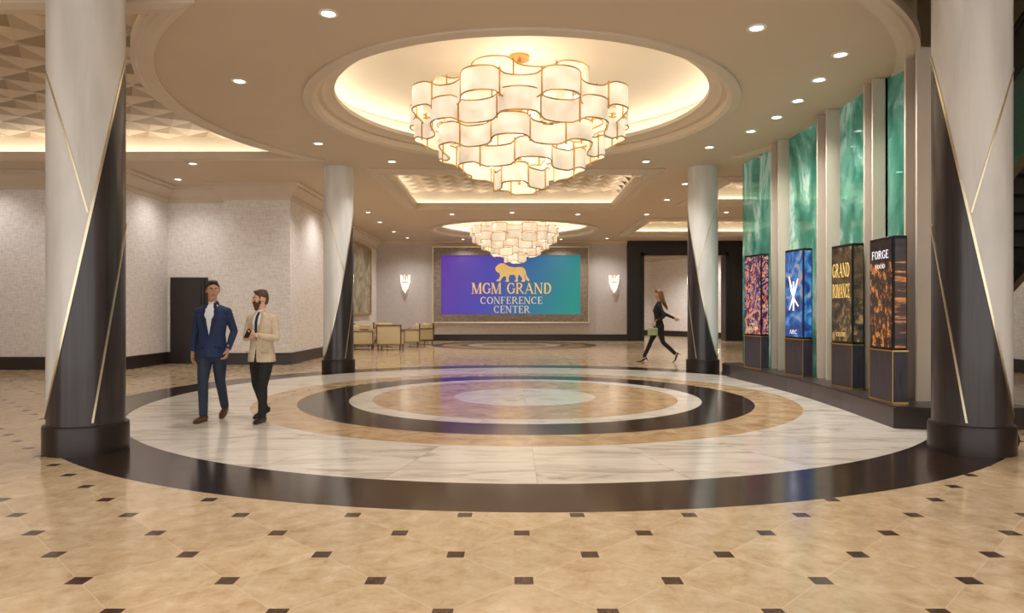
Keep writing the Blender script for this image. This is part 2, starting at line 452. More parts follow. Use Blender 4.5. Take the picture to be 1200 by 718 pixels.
def column(x, y, side):
    e = empty('lobby_column', (x, y, 0))
    R = RC
    mb = MB(); mb.rev(0, 0, [(R, .27), (R, H+.01)], 128); mb.obj('cladding', ['colL' if side < 0 else 'colR'], e, smooth=True)
    mb = MB(); mb.rev(0, 0, [(.001, 0), (R+.035, 0), (R+.035, .25), (R+.028, .27), (R, .275), (R-.01, .3)], 64)
    mb.obj('plinth', ['plinth'], e, smooth=True, angle=30)
    mb = MB()
    def strip(f, p0, p1, w=.022):
        n = 90; vs = []; fs = []
        for i in range(n+1):
            p = p0+(p1-p0)*i/n; z = f(p); dz = (f(p+.01)-f(p-.01))/.02/R; L = sqrt(1+dz*dz)
            for o, rr in ((-w/2, R-.003), (-w/2, R+.008), (w/2, R+.008), (w/2, R-.003)):
                pp = p-dz/L*o/R; zz = z+o/L
                if side > 0: pp = pi-pp
                vs.append((rr*cos(pp), rr*sin(pp), max(.28, min(zz, H))))
        for i in range(n):
            for q in range(3): fs.append((i*4+q, i*4+4+q, i*4+5+q, i*4+1+q))
        mb.add(vs, fs)
    strip(zcut, PC-pi, PC+pi)
    strip(lambda p: 2.30-1.35*sin(p-PC), PC-pi, PC+.02, .016)
    strip(lambda p: .02+2.2*sin(p-PC), PC+.13, PC+pi-.13, .018)
    mb.obj('metal_inlays', ['brass'], e)
for x, y, s in ((-4.15, 6.72, -1), (4.48, 6.72, 1), (-3.93, 15.6, -1), (4.32, 15.6, 1)): column(x, y, s)

# ------------------------------------------------------------------ chandeliers
def shade_mat():
    t = NT('chandelier_shade'); tc = t.coord()
    n = t.noise(tc, 3.0, 3)
    c = t.ramp(n, [(.3, srgb(226, 210, 184)), (.7, srgb(246, 236, 216))])
    es = t.m_('MULTIPLY_ADD', n, .9, .0)
    return t.bsdf(c, .5, emis=(1, .9, .74, 1), estr=es)
M['shade'] = shade_mat()
M['bulb'] = emit('chandelier_bulb', (1, .92, .78, 1), 9)
def chandelier(x, y):
    e = empty('tiered_chandelier', (x, y, 0))
    sh = MB(); go = MB()
    tiers = [(1.24, 4.64, 4.95, 6, .5), (1.68, 4.34, 4.67, 9, 0), (1.56, 4.08, 4.40, 8, 1.7), (1.26, 3.83, 4.14, 7, .8), (.92, 3.58, 3.89, 5, 2.0), (.42, 3.33, 3.63, 3, .6),
             (1.2, 4.33, 4.64, 6, 2.1), (1.0, 4.05, 4.36, 5, 1.0), (.6, 3.85, 4.15, 3, .2), (.7, 4.33, 4.63, 4, 0.7)]
    for r, z0, z1, N, ph in tiers:
        amp = .14 if r > .9 else .11 if r > .5 else .07
        n = N*24; ring = []
        for i in range(n):
            a = 2*pi*i/n; q = (N*a+ph)/pi; k = math.floor(q); f = q-k
            s_ = sin(f*pi)**.75*(1 if k % 2 == 0 else -1); dz = .035 if k % 2 == 0 else -.035
            rr = r+amp*s_
            ring.append((rr*cos(a), rr*sin(a), dz*min(1, sin(f*pi)*3)))
        vs = []
        for p in ring: vs += [(p[0], p[1], z0+p[2]), (p[0], p[1], z1+p[2])]
        sh.add(vs, [(2*i, 2*((i+1) % n), 2*((i+1) % n)+1, 2*i+1) for i in range(n)])
        for z in (z0, z1): go.tube([((p[0], p[1], z+p[2]), .012, .012) for p in ring], n=5, closed=True, ref=(0, 0, 1))
        for k in range(2*N):
            a = (k*pi-ph)/N
            px, py = r*cos(a), r*sin(a)
            go.tube([((px, py, z0-.03), .014), ((px, py, z1+.03), .014)], n=6)
        for k in range(3):
            a = 2*pi*k/3+ph
            go.tube([((0, 0, z1-.02), .007), (((r)*cos(a), (r)*sin(a), z1-.02), .007)], n=5)
    go.cyl(0, 0, 3.4, Z2+.3, .03, n=12); go.cyl(0, 0, Z2+.25, Z2+.31, .16, n=32)
    sh.obj('shade_ribbons', ['shade'], e, smooth=True, recalc=False, angle=60); go.obj('gold_frame', ['gold'], e, smooth=True)
    b = MB()
    for rr, z, n in ((.2, 3.5, 3), (.5, 3.75, 6), (.8, 3.98, 8), (1.05, 4.2, 10), (1.36, 4.46, 14), (1.0, 4.78, 8)):
        for k in range(n):
            a = 2*pi*k/n+z; b.sph((rr*cos(a), rr*sin(a), z), .04, 8)
    b.obj('bulbs', ['bulb'], e, smooth=True)
    l = bpy.data.lights.new('chandelier_glow', 'POINT'); l.energy = 28; l.color = (1, .92, .8); l.shadow_soft_size = .3
    lo = bpy.data.objects.new('lamp_glow', l); col.objects.link(lo); lo.parent = e; lo.location = (0, 0, 4.9)
chandelier(.12, 11.1); chandelier(OC2[0], OC2[1])

# ------------------------------------------------------------------ downlights
dl = [(-2.0, 7.5), (2.8, 7.88), (4.15, 8.7), (4.3, 9.64), (4.4, 10.6), (4.42, 11.5), (4.3, 12.4), (3.9, 13.6), (-3.84, 9.7), (-3.74, 13.3), (2.9, 14.9), (-2.6, 14.9), (-1.6, 4.6), (1.8, 4.6), (-3, 2), (0, 1.5), (3, 2),  # nearest row is unseen, added to brighten the foreground floor
      (-4.4, 17), (-4.7, 19.5), (4.4, 17.5), (4.5, 20), (4.5, 23), (-4.7, 22.5), (-4.8, 25), (-4.8, 28), (-4.6, 30.3), (-2.2, 30.9), (0, 22.6), (-2, 23), (2.2, 23), (2.2, 30.9), (4.2, 30.5), (-7, 15.1), (-9.5, 15.1), (-12, 15.1), (-8, 6), (-11, 6), (-8.2, 16.9), (9, 16), (7, 22.5), (9, 30.5), (7, 35.5), (9, 34.5)]  # closing corridor pair is unseen, added to brighten the space past the portal
mb = MB(); e = empty('recessed_downlights')
for x, y in dl:
    mb.rev(x, y, [(.11, H+.002), (.11, H-.012), (.08, H-.015), (.07, H-.004)], 24, 0); mb.cyl(x, y, H-.006, H-.003, .072, n=24, mi=1)
mb.obj('trims_and_lenses', ['trimw', 'lamp'], e)
def spot(x, y, pw, size=135, z=H-.05, c=(1, .955, .885), blend=.9):
    l = bpy.data.lights.new('downlight', 'SPOT'); l.energy = pw; l.spot_size = radians(size); l.spot_blend = blend; l.color = c; l.shadow_soft_size = .1
    o = bpy.data.objects.new('downlight', l); col.objects.link(o); o.location = (x, y, z); o.parent = e
for i, (x, y) in enumerate(dl):
    pw = 165 if y < 15 else 190 if y < 32 else 450
    if x < -6.5 and y > 15: pw = 95
    if y < 5: pw = 140
    spot(x, y, pw)

# ------------------------------------------------------------------ digital wall sign
sx0, sx1 = (508-600)/807*31.7, (689-600)/807*31.7
sz0, sz1 = 1.35-12/807*31.7, 1.35+75/807*31.7
sg = empty('digital_wall_sign', (0, 31.8, 0))
t = NT('sign_frame_wood'); v = t.coord(scale=(6, 6, 14)); n = t.noise(v, 1.0, 6, .6, 1.5)
M['sframe'] = t.bsdf(t.ramp(n, [(.3, srgb(110, 97, 88)), (.6, srgb(156, 142, 130)), (.8, srgb(184, 170, 156))]), .4)
mb = MB(); fw = .35
mb.box(sx0, sx1, -.14, 0, sz0, sz0+fw); mb.box(sx0, sx1, -.14, 0, sz1-fw, sz1)
mb.box(sx0, sx0+fw, -.14, 0, sz0+fw, sz1-fw); mb.box(sx1-fw, sx1, -.14, 0, sz0+fw, sz1-fw)
mb.obj('frame', ['sframe'], sg)
mb = MB()
for a in ((sx0-.05, sx1+.05, -.17, 0, sz0-.05, sz0), (sx0-.05, sx1+.05, -.17, 0, sz1, sz1+.05), (sx0-.05, sx0, -.17, 0, sz0, sz1), (sx1, sx1+.05, -.17, 0, sz0, sz1)): mb.box(*a)
mb.obj('frame_edge', ['brass'], sg)
t = NT('sign_screen'); tc = t.coord(); sp = t.n('ShaderNodeSeparateXYZ'); t.l(tc, sp.inputs[0])
f = t.m_('DIVIDE', t.m_('SUBTRACT', sp.outputs[0], sx0+fw), sx1-sx0-2*fw)
f = t.m_('ADD', f, t.m_('MULTIPLY', t.m_('SUBTRACT', sp.outputs[2], 2.6), -.05))
c = t.ramp(f, [(0, srgb(92, 44, 160)), (.35, srgb(62, 62, 168)), (.62, srgb(24, 100, 152)), (1, srgb(12, 142, 130))])
M['screen'] = t.bsdf((0.02, .02, .02, 1), .3, emis=c, estr=.9)
mb = MB(); mb.box(sx0+fw-.02, sx1-fw+.02, -.06, -.01, sz0+fw-.02, sz1-fw+.02); mb.obj('display_panel', ['screen'], sg)

TH, TN = .17, .07
def glyph(ch):
    P = []
    def ln(x1, y1, x2, y2, w):
        P.append([(x1-w/2, y1), (x1+w/2, y1), (x2+w/2, y2), (x2-w/2, y2)])
    def hr(x0, x1, y, w=TN): P.append([(x0, y-w/2), (x1, y-w/2), (x1, y+w/2), (x0, y+w/2)])
    def serif(x, y, w=.13): hr(x-w, x+w, y, .05)
    def arc(cx, cy, rx, ry, a0, a1):
        n = 22
        for i in range(n):
            A = radians(a0+(a1-a0)*i/n); B = radians(a0+(a1-a0)*(i+1)/n); q = []
            for an, s_ in ((A, 1), (B, 1), (B, -1), (A, -1)):
                w = (TN+(TH-TN)*abs(cos(an)))/2*s_; q.append((cx+(rx+w)*cos(an), cy+(ry+w)*sin(an)))
            P.append(q)
    if ch == 'M':
        ln(.12, 0, .12, 1, TN); ln(.5, 0, .16, 1, TH); ln(.5, 0, .84, 1, TN); ln(.88, 0, .88, 1, TH); serif(.12, .02); serif(.88, .02, .16); serif(.1, .98, .1); serif(.9, .98, .1); w = 1.02
    elif ch == 'N':
        ln(.12, 0, .12, 1, TN); ln(.72, 0, .12, 1, TH); ln(.74, 0, .74, 1, TN); serif(.12, .02); serif(.74, .98); serif(.06, .98, .1); w = .88
    elif ch in 'GCO':
        if ch == 'O': arc(.45, .5, .34, .46, 0, 360); w = .9
        else:
            arc(.45, .5, .34, .46, 48, 318); w = .84; ln(.7, .68, .7, .95, .05)
            if ch == 'G': ln(.72, .08, .72, .44, TH*.85); serif(.72, .46, .14)
    elif ch == 'R':
        ln(.17, 0, .17, 1, TH); arc(.34, .74, .26, .23, -90, 90); hr(.17, .36, .97); hr(.17, .36, .51); ln(.76, 0, .38, .5, TH*.9); serif(.17, .02); serif(.78, .02, .1); w = .86
    elif ch == 'A':
        ln(.1, 0, .44, 1, TN); ln(.78, 0, .42, 1, TH); hr(.2, .66, .34); serif(.1, .02, .11); serif(.78, .02, .14); w = .9
    elif ch == 'D':
        ln(.17, 0, .17, 1, TH); arc(.34, .5, .36, .465, -90, 90); hr(.1, .36, .965); hr(.1, .36, .035); w = .86
    elif ch in 'EF':
        ln(.17, 0, .17, 1, TH); hr(.06, .62, .965); hr(.17, .5, .52); ln(.6, .78, .6, 1, .05); ln(.5, .42, .5, .62, .05)
        if ch == 'E': hr(.06, .64, .035); ln(.63, 0, .63, .25, .05)
        else: serif(.17, .02, .15)
        w = .7
    elif ch == 'T':
        ln(.4, 0, .4, 1, TH); hr(.06, .74, .965); ln(.08, .76, .08, 1, .05); ln(.72, .76, .72, 1, .05); serif(.4, .02, .15); w = .8
    else: w = .45
    return P, w
def text(s, cx, zb, h, width, mb, yf=-.1):
    x = 0; items = []
    for ch in s:
        P, w = glyph(ch); items += [[(p[0]+x, p[1]) for p in q] for q in P]; x += w+.05
    sx = width/x
    for q in items:
        pts = [(cx-width/2+p[0]*sx, zb+p[1]*h) for p in q]
        area = sum(pts[i][0]*pts[(i+1) % 4][1]-pts[(i+1) % 4][0]*pts[i][1] for i in range(4))
        if area < 0: pts.reverse()
        vs = [(a, yf, b) for a, b in pts]+[(a, yf+.045, b) for a, b in pts]
        mb.add(vs, [(0, 1, 2, 3), (7, 6, 5, 4), (0, 4, 5, 1), (1, 5, 6, 2), (2, 6, 7, 3), (3, 7, 4, 0)])
def zz(py): return 1.35+(365-py)/807*31.7
def xx(px): return (px-600)/807*31.7
M['goldletter'] = simple('gold_lettering', srgb(228, 196, 128), .35, .3, var=.1, nscale=4, emis=srgb(220, 184, 110), estr=.4)
M['whiteletter'] = simple('pale_lettering', srgb(230, 220, 200), .4, 0, var=.04, nscale=4, emis=srgb(240, 225, 200), estr=.2)
mb = MB(); text('MGM GRAND', xx(600), zz(344), .50, 3.72, mb); mb.obj('title_lettering', ['goldletter'], sg)
mb = MB(); text('CONFERENCE', xx(599.5), zz(356), .33, 2.9, mb); text('CENTER', xx(600), zz(366.5), .33, 1.7, mb); mb.obj('subtitle_lettering', ['whiteletter'], sg)
lion = [(.02, .70), (.04, .80), (.09, .90), (.17, .99), (.27, .98), (.34, .90), (.42, .82), (.55, .77), (.7, .79), (.80, .77), (.86, .68), (.89, .55), (.91, .35), (.95, .22), (1.0, .10), (.97, .02), (.91, .10), (.88, .25), (.86, .42), (.85, .30), (.88, .12), (.86, .0), (.76, .0), (.77, .08), (.80, .14), (.75, .28), (.69, .40), (.66, .2), (.67, .0), (.57, .0), (.58, .07), (.61, .12), (.60, .28), (.55, .38), (.44, .36), (.40, .22), (.42, .0), (.31, .0), (.32, .07), (.34, .14), (.31, .30), (.25, .28), (.19, .12), (.16, .02), (.05, .04), (.07, .10), (.12, .14), (.16, .32), (.14, .46), (.09, .50), (.04, .58)]
mb = MB(); T = Matrix.Translation((xx(579.5), -.1, zz(330))) @ Matrix.Rotation(radians(90), 4, 'X')
mb.prism([(p[0]*1.62, p[1]*.86) for p in lion], -.045, 0, T=T); mb.obj('lion_emblem', ['goldletter'], sg)

M['crystal'] = simple('sconce_glass', srgb(250, 240, 225), .15, 0, var=.1, nscale=20, emis=(1, .92, .8, 1), estr=1.0)
for px in (475, 719.5):
    e2 = empty('wall_sconce', (xx(px), 31.8, zz(331)))
    mb = MB(); mb.bbox(-.1, .1, -.04, 0, -.35, .3, .015); mb.rev(0, -.13, [(.16, -.02), (.18, -.02), (.18, .02), (.16, .02)], 24, closed=True); mb.box(-.02, .02, -.13, 0, -.015, .015)
    mb.rev(0, -.13, [(.1, -.34), (.12, -.34), (.12, -.31), (.1, -.31)], 24, closed=True)
    mb.obj('backplate', ['gold'], e2)
    mb = MB()
    for k in range(9):
        a = -pi+pi*k/8; x, y = .17*cos(a), -.13+.11*sin(a)
        mb.tube([((x*.6, y, -.4+.1*abs(k-4)/4), .02), ((x*1.1, y, .0), .028), ((x*1.3, y-.01, .34-.05*(k % 2)), .012)], n=6)
    mb.sph((0, -.13, -.42), .05, 10)
    mb.obj('crystal_rods', ['crystal'], e2)

t = NT('landscape_canvas'); v = t.coord(scale=(1, 1, 1)); n = t.noise(v, .9, 8, .65, 1.5)
c = t.ramp(n, [(.25, srgb(80, 78, 66)), (.45, srgb(140, 132, 108)), (.6, srgb(184, 176, 154)), (.8, srgb(215, 208, 192))])
M['canvas'] = t.bsdf(c, .6)
e2 = empty('framed_painting', (-6.25, 28.2, 0))
mb = MB(); mb.box(.0, .06, -1.9, 1.9, 1.3, 4.0); mb.obj('canvas', ['canvas'], e2)
mb = MB()
for a in ((-2, 2, 1.2, 1.3), (-2, 2, 4.0, 4.1), (-2, -1.9, 1.3, 4.0), (1.9, 2, 1.3, 4.0)): mb.box(0, .1, a[0], a[1], a[2], a[3])
mb.obj('frame', ['gold'], e2)

# ------------------------------------------------------------------ armchairs
M['uph'] = simple('cream_upholstery', srgb(206, 188, 150), .75, var=.06, nscale=30, bstr=.1)
M['cwood'] = wood_mat('chair_wood', srgb(86, 64, 42), srgb(124, 96, 66))
def armchair(x, y, rz):
    e = empty('armchair', (x, y, 0), radians(rz))
    mb = MB()  # faces -Y
    mb.bbox(-.34, .34, -.34, .3, .27, .47, .05)
    mb.bbox(-.42, .42, .26, .40, .2, .88, .05)
    mb.bbox(-.43, -.31, -.36, .38, .2, .66, .04); mb.bbox(.31, .43, -.36, .38, .2, .66, .04)
    mb.bbox(-.31, .31, .16, .29, .45, .84, .05)
    mb.obj('upholstery', ['uph'], e, smooth=True, angle=50)
    mb = MB()
    for sx in (-.38, .38):
        for sy in (-.31, .34): mb.cyl(sx, sy, 0, .21, .018, .028, 10)
    mb.box(-.41, .41, -.35, .39, .18, .205)
    mb.box(-.43, .43, .395, .415, .85, .89); mb.box(-.44, -.40, .36, .415, .2, .89); mb.box(.40, .44, .36, .415, .2, .89)
    for s_ in (-1, 1): mb.box(s_*.435-.012, s_*.435+.012, -.36, .38, .64, .675); mb.box(s_*.435-.012, s_*.435+.012, -.37, -.33, .2, .675)
    mb.obj('legs_and_rails', ['cwood'], e)
armchair(-5.6, 27.0, 60); armchair(-5.3, 24.6, 98); armchair(-4.28, 24.3, 180); armchair(-3.95, 26.4, -80); armchair(-3.75, 28.3, -60); armchair(-5.4, 29.6, 35)
e2 = empty('side_table', (-4.75, 26.2, 0)); mb = MB(); mb.cyl(0, 0, .48, .52, .3, n=32); mb.cyl(0, 0, .02, .48, .03, n=12); mb.cyl(0, 0, 0, .02, .2, n=24); mb.obj('top_and_pedestal', ['cwood'], e2)

# ------------------------------------------------------------------ right display wall
M['plat'] = simple('dark_platform', srgb(58, 50, 48), .3, nscale=4)
mb = MB()
PL = [(4.42, 7.98), (4.98, 7.8), (6.0, 7.9), (6.0, 14.9), (4.55, 14.9), (4.47, 14.1), (4.58, 12.8), (4.63, 11.6), (4.62, 10.6), (4.56, 9.5)]
mb.prism(PL, 0, .235); mb.prism([(p[0]+(.03 if p[0] < 5 else 0), p[1]) for p in PL], .235, .25, 0)
mb.obj('display_platform', ['plat'])
def glass_mat():
    t = NT('teal_marbled_glass'); tc = t.coord(scale=(1, .9, .45))
    n = t.noise(tc, 1.0, 7, .6, 1.6); n2 = t.noise(tc, 1.6, 4, .6, .6)
    c = t.ramp(n, [(.30, srgb(30, 94, 82)), (.44, srgb(66, 138, 120)), (.53, srgb(122, 180, 162)), (.60, srgb(208, 230, 220)), (.68, srgb(116, 174, 156)), (.78, srgb(54, 124, 108))])
    tr = t.n('ShaderNodeBsdfTransparent'); tr.inputs[0].default_value = (.55, .80, .74, 1)
    t.bsdf(c, .05, emis=c, estr=.24)  # emission in the glass colour stands in for lamps behind the panels
    p = [x for x in t.nt.nodes if x.type == 'BSDF_PRINCIPLED'][0]
    mx = t.n('ShaderNodeMixShader'); t.l(t.m_('MULTIPLY_ADD', n2, .8, .12), mx.inputs[0]); t.l(tr.outputs[0], mx.inputs[1]); t.l(p.outputs[0], mx.inputs[2])
    t.l(mx.outputs[0], t.out.inputs[0]); return t.m
M['glass'] = glass_mat()
def xg(y): return 5.14+.10*(1-((y-11.3)/3.2)**2)
e2 = empty('teal_glass_screen')
mb = MB(); HG = H-.004
for a, b in ((13.3, 15.2), (11.4, 12.95), (9.8, 11.0), (8.72, 9.55)):
    mb.add([(xg(a), a, .25), (xg(b), b, .25), (xg(b), b, HG), (xg(a), a, HG), (xg(a)+.02, a, .25), (xg(b)+.02, b, .25), (xg(b)+.02, b, HG), (xg(a)+.02, a, HG)],
           [(0, 1, 2, 3), (7, 6, 5, 4), (0, 4, 5, 1), (1, 5, 6, 2), (2, 6, 7, 3), (3, 7, 4, 0)])
mb.obj('glass_panels', ['glass'], e2)
mb = MB()
M['fin'] = simple('champagne_fin', srgb(216, 204, 188), .4, .1, var=.04, nscale=2)
for y in (13.3, 12.98, 11.38, 11.05, 9.82, 9.58, 8.72, 8.45):
    x = xg(y); mb.box(x-.19, x+.03, y, y+.035, .25, HG)
mb.obj('vertical_fins', ['fin'], e2)
mb = MB()
for y in (13.13, 11.2, 9.7, 8.58): x = xg(y); mb.box(x-.02, x+.03, y-.12, y+.16, .25, HG)
mb.obj('fin_backing', ['wood'], e2)

def screen_mat(k):
    t = NT('kiosk_screen_art'); tc = t.coord()
    sp = t.n('ShaderNodeSeparateXYZ'); t.l(tc, sp.inputs[0])
    Yc, Zc = sp.outputs[1], sp.outputs[2]
    if k == 0:
        n = t.noise(tc, 5.5, 2, .5, 2.6); c = t.ramp(n, [(.3, srgb(12, 10, 34)), (.46, srgb(40, 30, 90)), (.52, srgb(225, 80, 70)), (.56, srgb(250, 190, 100)), (.61, srgb(50, 110, 190)), (.70, srgb(16, 14, 50))])
    elif k == 1:
        n = t.noise(tc, 3.2, 3, .5, 1.2); c = t.ramp(n, [(.3, srgb(4, 16, 50)), (.48, srgb(18, 80, 160)), (.58, srgb(70, 150, 210)), (.68, srgb(220, 150, 80)), (.8, srgb(10, 34, 90))])
    elif k == 2:
        n = t.noise(tc, 7, 4, .6, .5); c1 = t.ramp(n, [(.35, srgb(26, 20, 20)), (.52, srgb(74, 58, 42)), (.66, srgb(170, 136, 86))])
        c2_ = t.ramp(n, [(.35, srgb(44, 34, 26)), (.6, srgb(104, 80, 50))])
        c = t.mix(t.m_('LESS_THAN', t.m_('ABSOLUTE', t.m_('SUBTRACT', Zc, 1.62)), .32), c1, c2_)
    else:
        m = t.n('ShaderNodeMapping'); m.inputs['Scale'].default_value = (1, 10, 7); t.l(tc, m.inputs[0])
        n = t.noise(m.outputs[0], 1, 4, .7, 0); c1 = t.ramp(n, [(.40, srgb(16, 10, 14)), (.52, srgb(70, 36, 26)), (.61, srgb(240, 150, 70)), (.70, srgb(40, 24, 30))])
        c2_ = t.ramp(n, [(.4, srgb(14, 10, 16)), (.6, srgb(52, 30, 34))])
        c = t.mix(t.m_('GREATER_THAN', Zc, 1.70), c1, c2_)
    return t.bsdf((.02, .02, .02, 1), .15, emis=c, estr=.85)
for k in range(4): M['scr%d' % k] = screen_mat(k)
M['bez'] = simple('kiosk_bezel', srgb(22, 20, 24), .3, .4)
M['artlit'] = simple('kiosk_artwork_gold', srgb(240, 205, 120), .4, emis=srgb(244, 206, 120), estr=.6)
M['artw'] = simple('kiosk_artwork_white', srgb(240, 240, 250), .4, emis=srgb(240, 240, 250), estr=.7)
def kiosk(x, y, top, tilt, k):
    e = empty('display_kiosk', (x, y, .25), radians(tilt))
    w, th = .28, .085; b = .62; h = top-.25
    mb = MB(); mb.box(-th, th, -w, w, 0, b, 0); mb.box(-th-.012, th+.012, -w-.012, w+.012, b, b+.018, 1); mb.box(-th-.008, th+.008, -w-.008, w+.008, 0, .02, 1)
    for yy in (-w, w-.012): mb.box(-th-.006, -th, yy, yy+.012, 0, b, 1)
    mb.obj('cabinet_base', ['wood', 'gold'], e)
    mb = MB(); mb.bbox(-th, th, -w, w, b+.018, h, .012); mb.obj('screen_housing', ['bez'], e)
    mb = MB(); mb.box(-th-.006, -th+.004, -w+.025, w-.025, b+.05, h-.04); mb.box(-th+.02, th-.02, -w-.006, -w+.004, b+.05, h-.04); mb.obj('screen', ['scr%d' % k], e)
    a = MB(); X = -th-.012
    def bx(y0, y1, z0, z1): a.box(X, X+.008, y0, y1, z0, z1)
    def word(s, yl, z0, hh, width):
        """serif lettering on the -X face, reading left to right seen from the lobby (from +Y to -Y)"""
        x = 0; items = []
        for ch in s:
            P, wd_ = glyph(ch); items += [[(p[0]+x, p[1]) for p in q] for q in P]; x += wd_+.05
        for q in items:
            pts = [(yl-p[0]*width/x, z0+p[1]*hh) for p in q]
            a.add([(X, p[0], p[1]) for p in pts], [(0, 1, 2, 3)])
    zc = (b+h)/2
    if k == 2:
        word('GRAND', .23, b+.98, .20, .46); word('ROMANCE', .23, b+.68, .20, .46)
        word('CENTRE', .12, b+.12, .06, .24)
        a.obj('screen_artwork', ['artlit'], e)
    elif k == 3:
        word('FORGE', .2, h-.26, .10, .4); word('FOOD', .12, h-.38, .05, .24)
        a.obj('screen_artwork', ['artw'], e)
    elif k == 1:
        bx(-.02, .02, zc-.28, zc+.22); a.tube([((X+.004, -.13, zc+.26), .012), ((X+.004, -.05, zc+.05), .022), ((X+.004, 0, zc-.02), .03), ((X+.004, .05, zc+.05), .022), ((X+.004, .13, zc+.3), .012)], n=6)
        a.tube([((X+.004, -.14, zc-.2), .012), ((X+.004, 0, zc-.05), .02), ((X+.004, .12, zc-.26), .012)], n=6)
        word('ARC', .12, b+.1, .07, .24)
        a.obj('screen_artwork', ['artw'], e)
    else:
        word('DREAM', .18, b+.12, .07, .36); word('ACTOR', .1, b+.22, .04, .2)
        a.obj('screen_artwork', ['artlit'], e)
kiosk(4.74, 13.35, 2.45, 14, 0); kiosk(4.93, 11.85, 2.42, 9, 1); kiosk(4.87, 10.0, 2.32, 4, 2); kiosk(4.64, 8.5, 2.26, -1, 3)

# ------------------------------------------------------------------ escalator
M['steel'] = simple('brushed_steel', srgb(170, 165, 158), .3, 1.0, var=.05)
M['rubber'] = simple('black_rubber', srgb(18, 17, 18), .45)
t = NT('smoked_glass'); t.bsdf((.03, .035, .035, 1), .05, alpha=.6); M['smoke'] = t.m
e2 = empty('escalator', (0, 0, 0))
Y0, Y1, ZT = 13.8, 6.6, 5.2
def zl(y): return max(0, (Y0-y))*ZT/(Y0-Y1)
mb = MB(); g = MB(); rb = MB()
for x in (6.2, 7.5):
    mb.add([(x, Y0+.8, 0), (x, Y0+.4, .3), (x, Y1, ZT+.3), (x, Y1, ZT-.6), (x, Y0-1.2, 0), (x+.12, Y0+.8, 0), (x+.12, Y0+.4, .3), (x+.12, Y1, ZT+.3), (x+.12, Y1, ZT-.6), (x+.12, Y0-1.2, 0)],
           [(0, 1, 2, 3, 4), (9, 8, 7, 6, 5), (0, 5, 6, 1), (1, 6, 7, 2), (2, 7, 8, 3), (3, 8, 9, 4), (4, 9, 5, 0)])
    g.add([(x+.05, Y0+.4, .28), (x+.05, Y0+.4, .95), (x+.05, Y1, ZT+1.0), (x+.05, Y1, ZT+.28), (x+.07, Y0+.4, .28), (x+.07, Y0+.4, .95), (x+.07, Y1, ZT+1.0), (x+.07, Y1, ZT+.28)],
          [(0, 1, 2, 3), (7, 6, 5, 4), (0, 4, 5, 1), (1, 5, 6, 2), (2, 6, 7, 3), (3, 7, 4, 0)])
    rb.tube([((x+.06, Y0+.5, .3), .04), ((x+.06, Y0+.75, .5), .04), ((x+.06, Y0+.75, .8), .04), ((x+.06, Y0+.4, .97), .04), ((x+.06, Y1, ZT+1.02), .04)], n=10)
mb.obj('truss_cladding', ['steel'], e2); g.obj('balustrade_glass', ['smoke'], e2); rb.obj('handrails', ['rubber'], e2, smooth=True)
mb = MB(); N = 24
for i in range(N):
    y = Y0-.3-i*(Y0-Y1-.3)/N; z = zl(y)
    mb.box(6.32, 7.5, y-.3, y, max(0.0, z-.2), z+.05)
mb.obj('steps', ['rubber'], e2)

# ------------------------------------------------------------------ people
def remesh(mb, vox, sm=2):
    me = bpy.data.meshes.new('t'); me.from_pydata([tuple(v) for v in mb.v], [], mb.f)
    bm = bmesh.new(); bm.from_mesh(me); bmesh.ops.recalc_face_normals(bm, faces=bm.faces)
    bmesh.ops.triangulate(bm, faces=[f for f in bm.faces if len(f.verts) > 4]); bm.to_mesh(me); bm.free()
    ob = bpy.data.objects.new('t', me); col.objects.link(ob)
    r = ob.modifiers.new('r', 'REMESH'); r.mode = 'VOXEL'; r.voxel_size = vox
    s_ = ob.modifiers.new('s', 'SMOOTH'); s_.factor = .5; s_.iterations = sm
    dg = bpy.context.evaluated_depsgraph_get(); dg.update()
    nm = bpy.data.meshes.new_from_object(ob.evaluated_get(dg)); bpy.data.objects.remove(ob)
    tree = BVHTree.FromPolygons([tuple(v) for v in mb.v], mb.f)
    vs = [v.co.copy() for v in nm.vertices]; fs = [tuple(p.vertices) for p in nm.polygons]; cs = [p.center.copy() for p in nm.polygons]
    ms = []
    for c in cs:
        _, _, i, _ = tree.find_nearest(c); ms.append(mb.m[i] if i is not None else 0)
    return vs, fs, ms, cs

SK, HR, TOP, BOT, SHO, SHI, TIE, EYE, LIP, LAP = range(10)
def hand(mb, w, d, n, s_, curl=.35):
    w = Vector(w); d = Vector(d).normalized(); n = Vector(n); n = (n-d*n.dot(d)).normalized(); s_ = Vector(s_); s_ = (s_-d*s_.dot(d)-n*s_.dot(n)).normalized()
    mb.tube([(w-d*.05, .026, .021), (w, .025, .019), (w+d*.03, .034, .017), (w+d*.085, .038, .0135)], SK, ref=s_, n=14)
    for k, (o, L) in enumerate(((.029, .07), (.0098, .079), (-.0098, .073), (-.029, .057))):
        p = w+d*.08+s_*o; pts = [(p, .0092)]; an = 0
        for seg, q in ((.45, 1), (.32, 1.3), (.23, 1.0)):
            an += curl*q; p = p+(d*cos(an)+n*sin(an)+s_*o*1.2)*(L*seg); pts.append((p, .0085-.0007*len(pts)))
        mb.tube(pts, SK, ref=s_, n=8)
    p = w+d*.02+s_*.022; dd = (d*.65+s_*.6+n*.35).normalized(); q = p+dd*.04; r = q+(d*.9+s_*.15+n*.35).normalized()*.028
    mb.tube([(p, .014), (q, .0105), (r, .0085)], SK, ref=n, n=8)

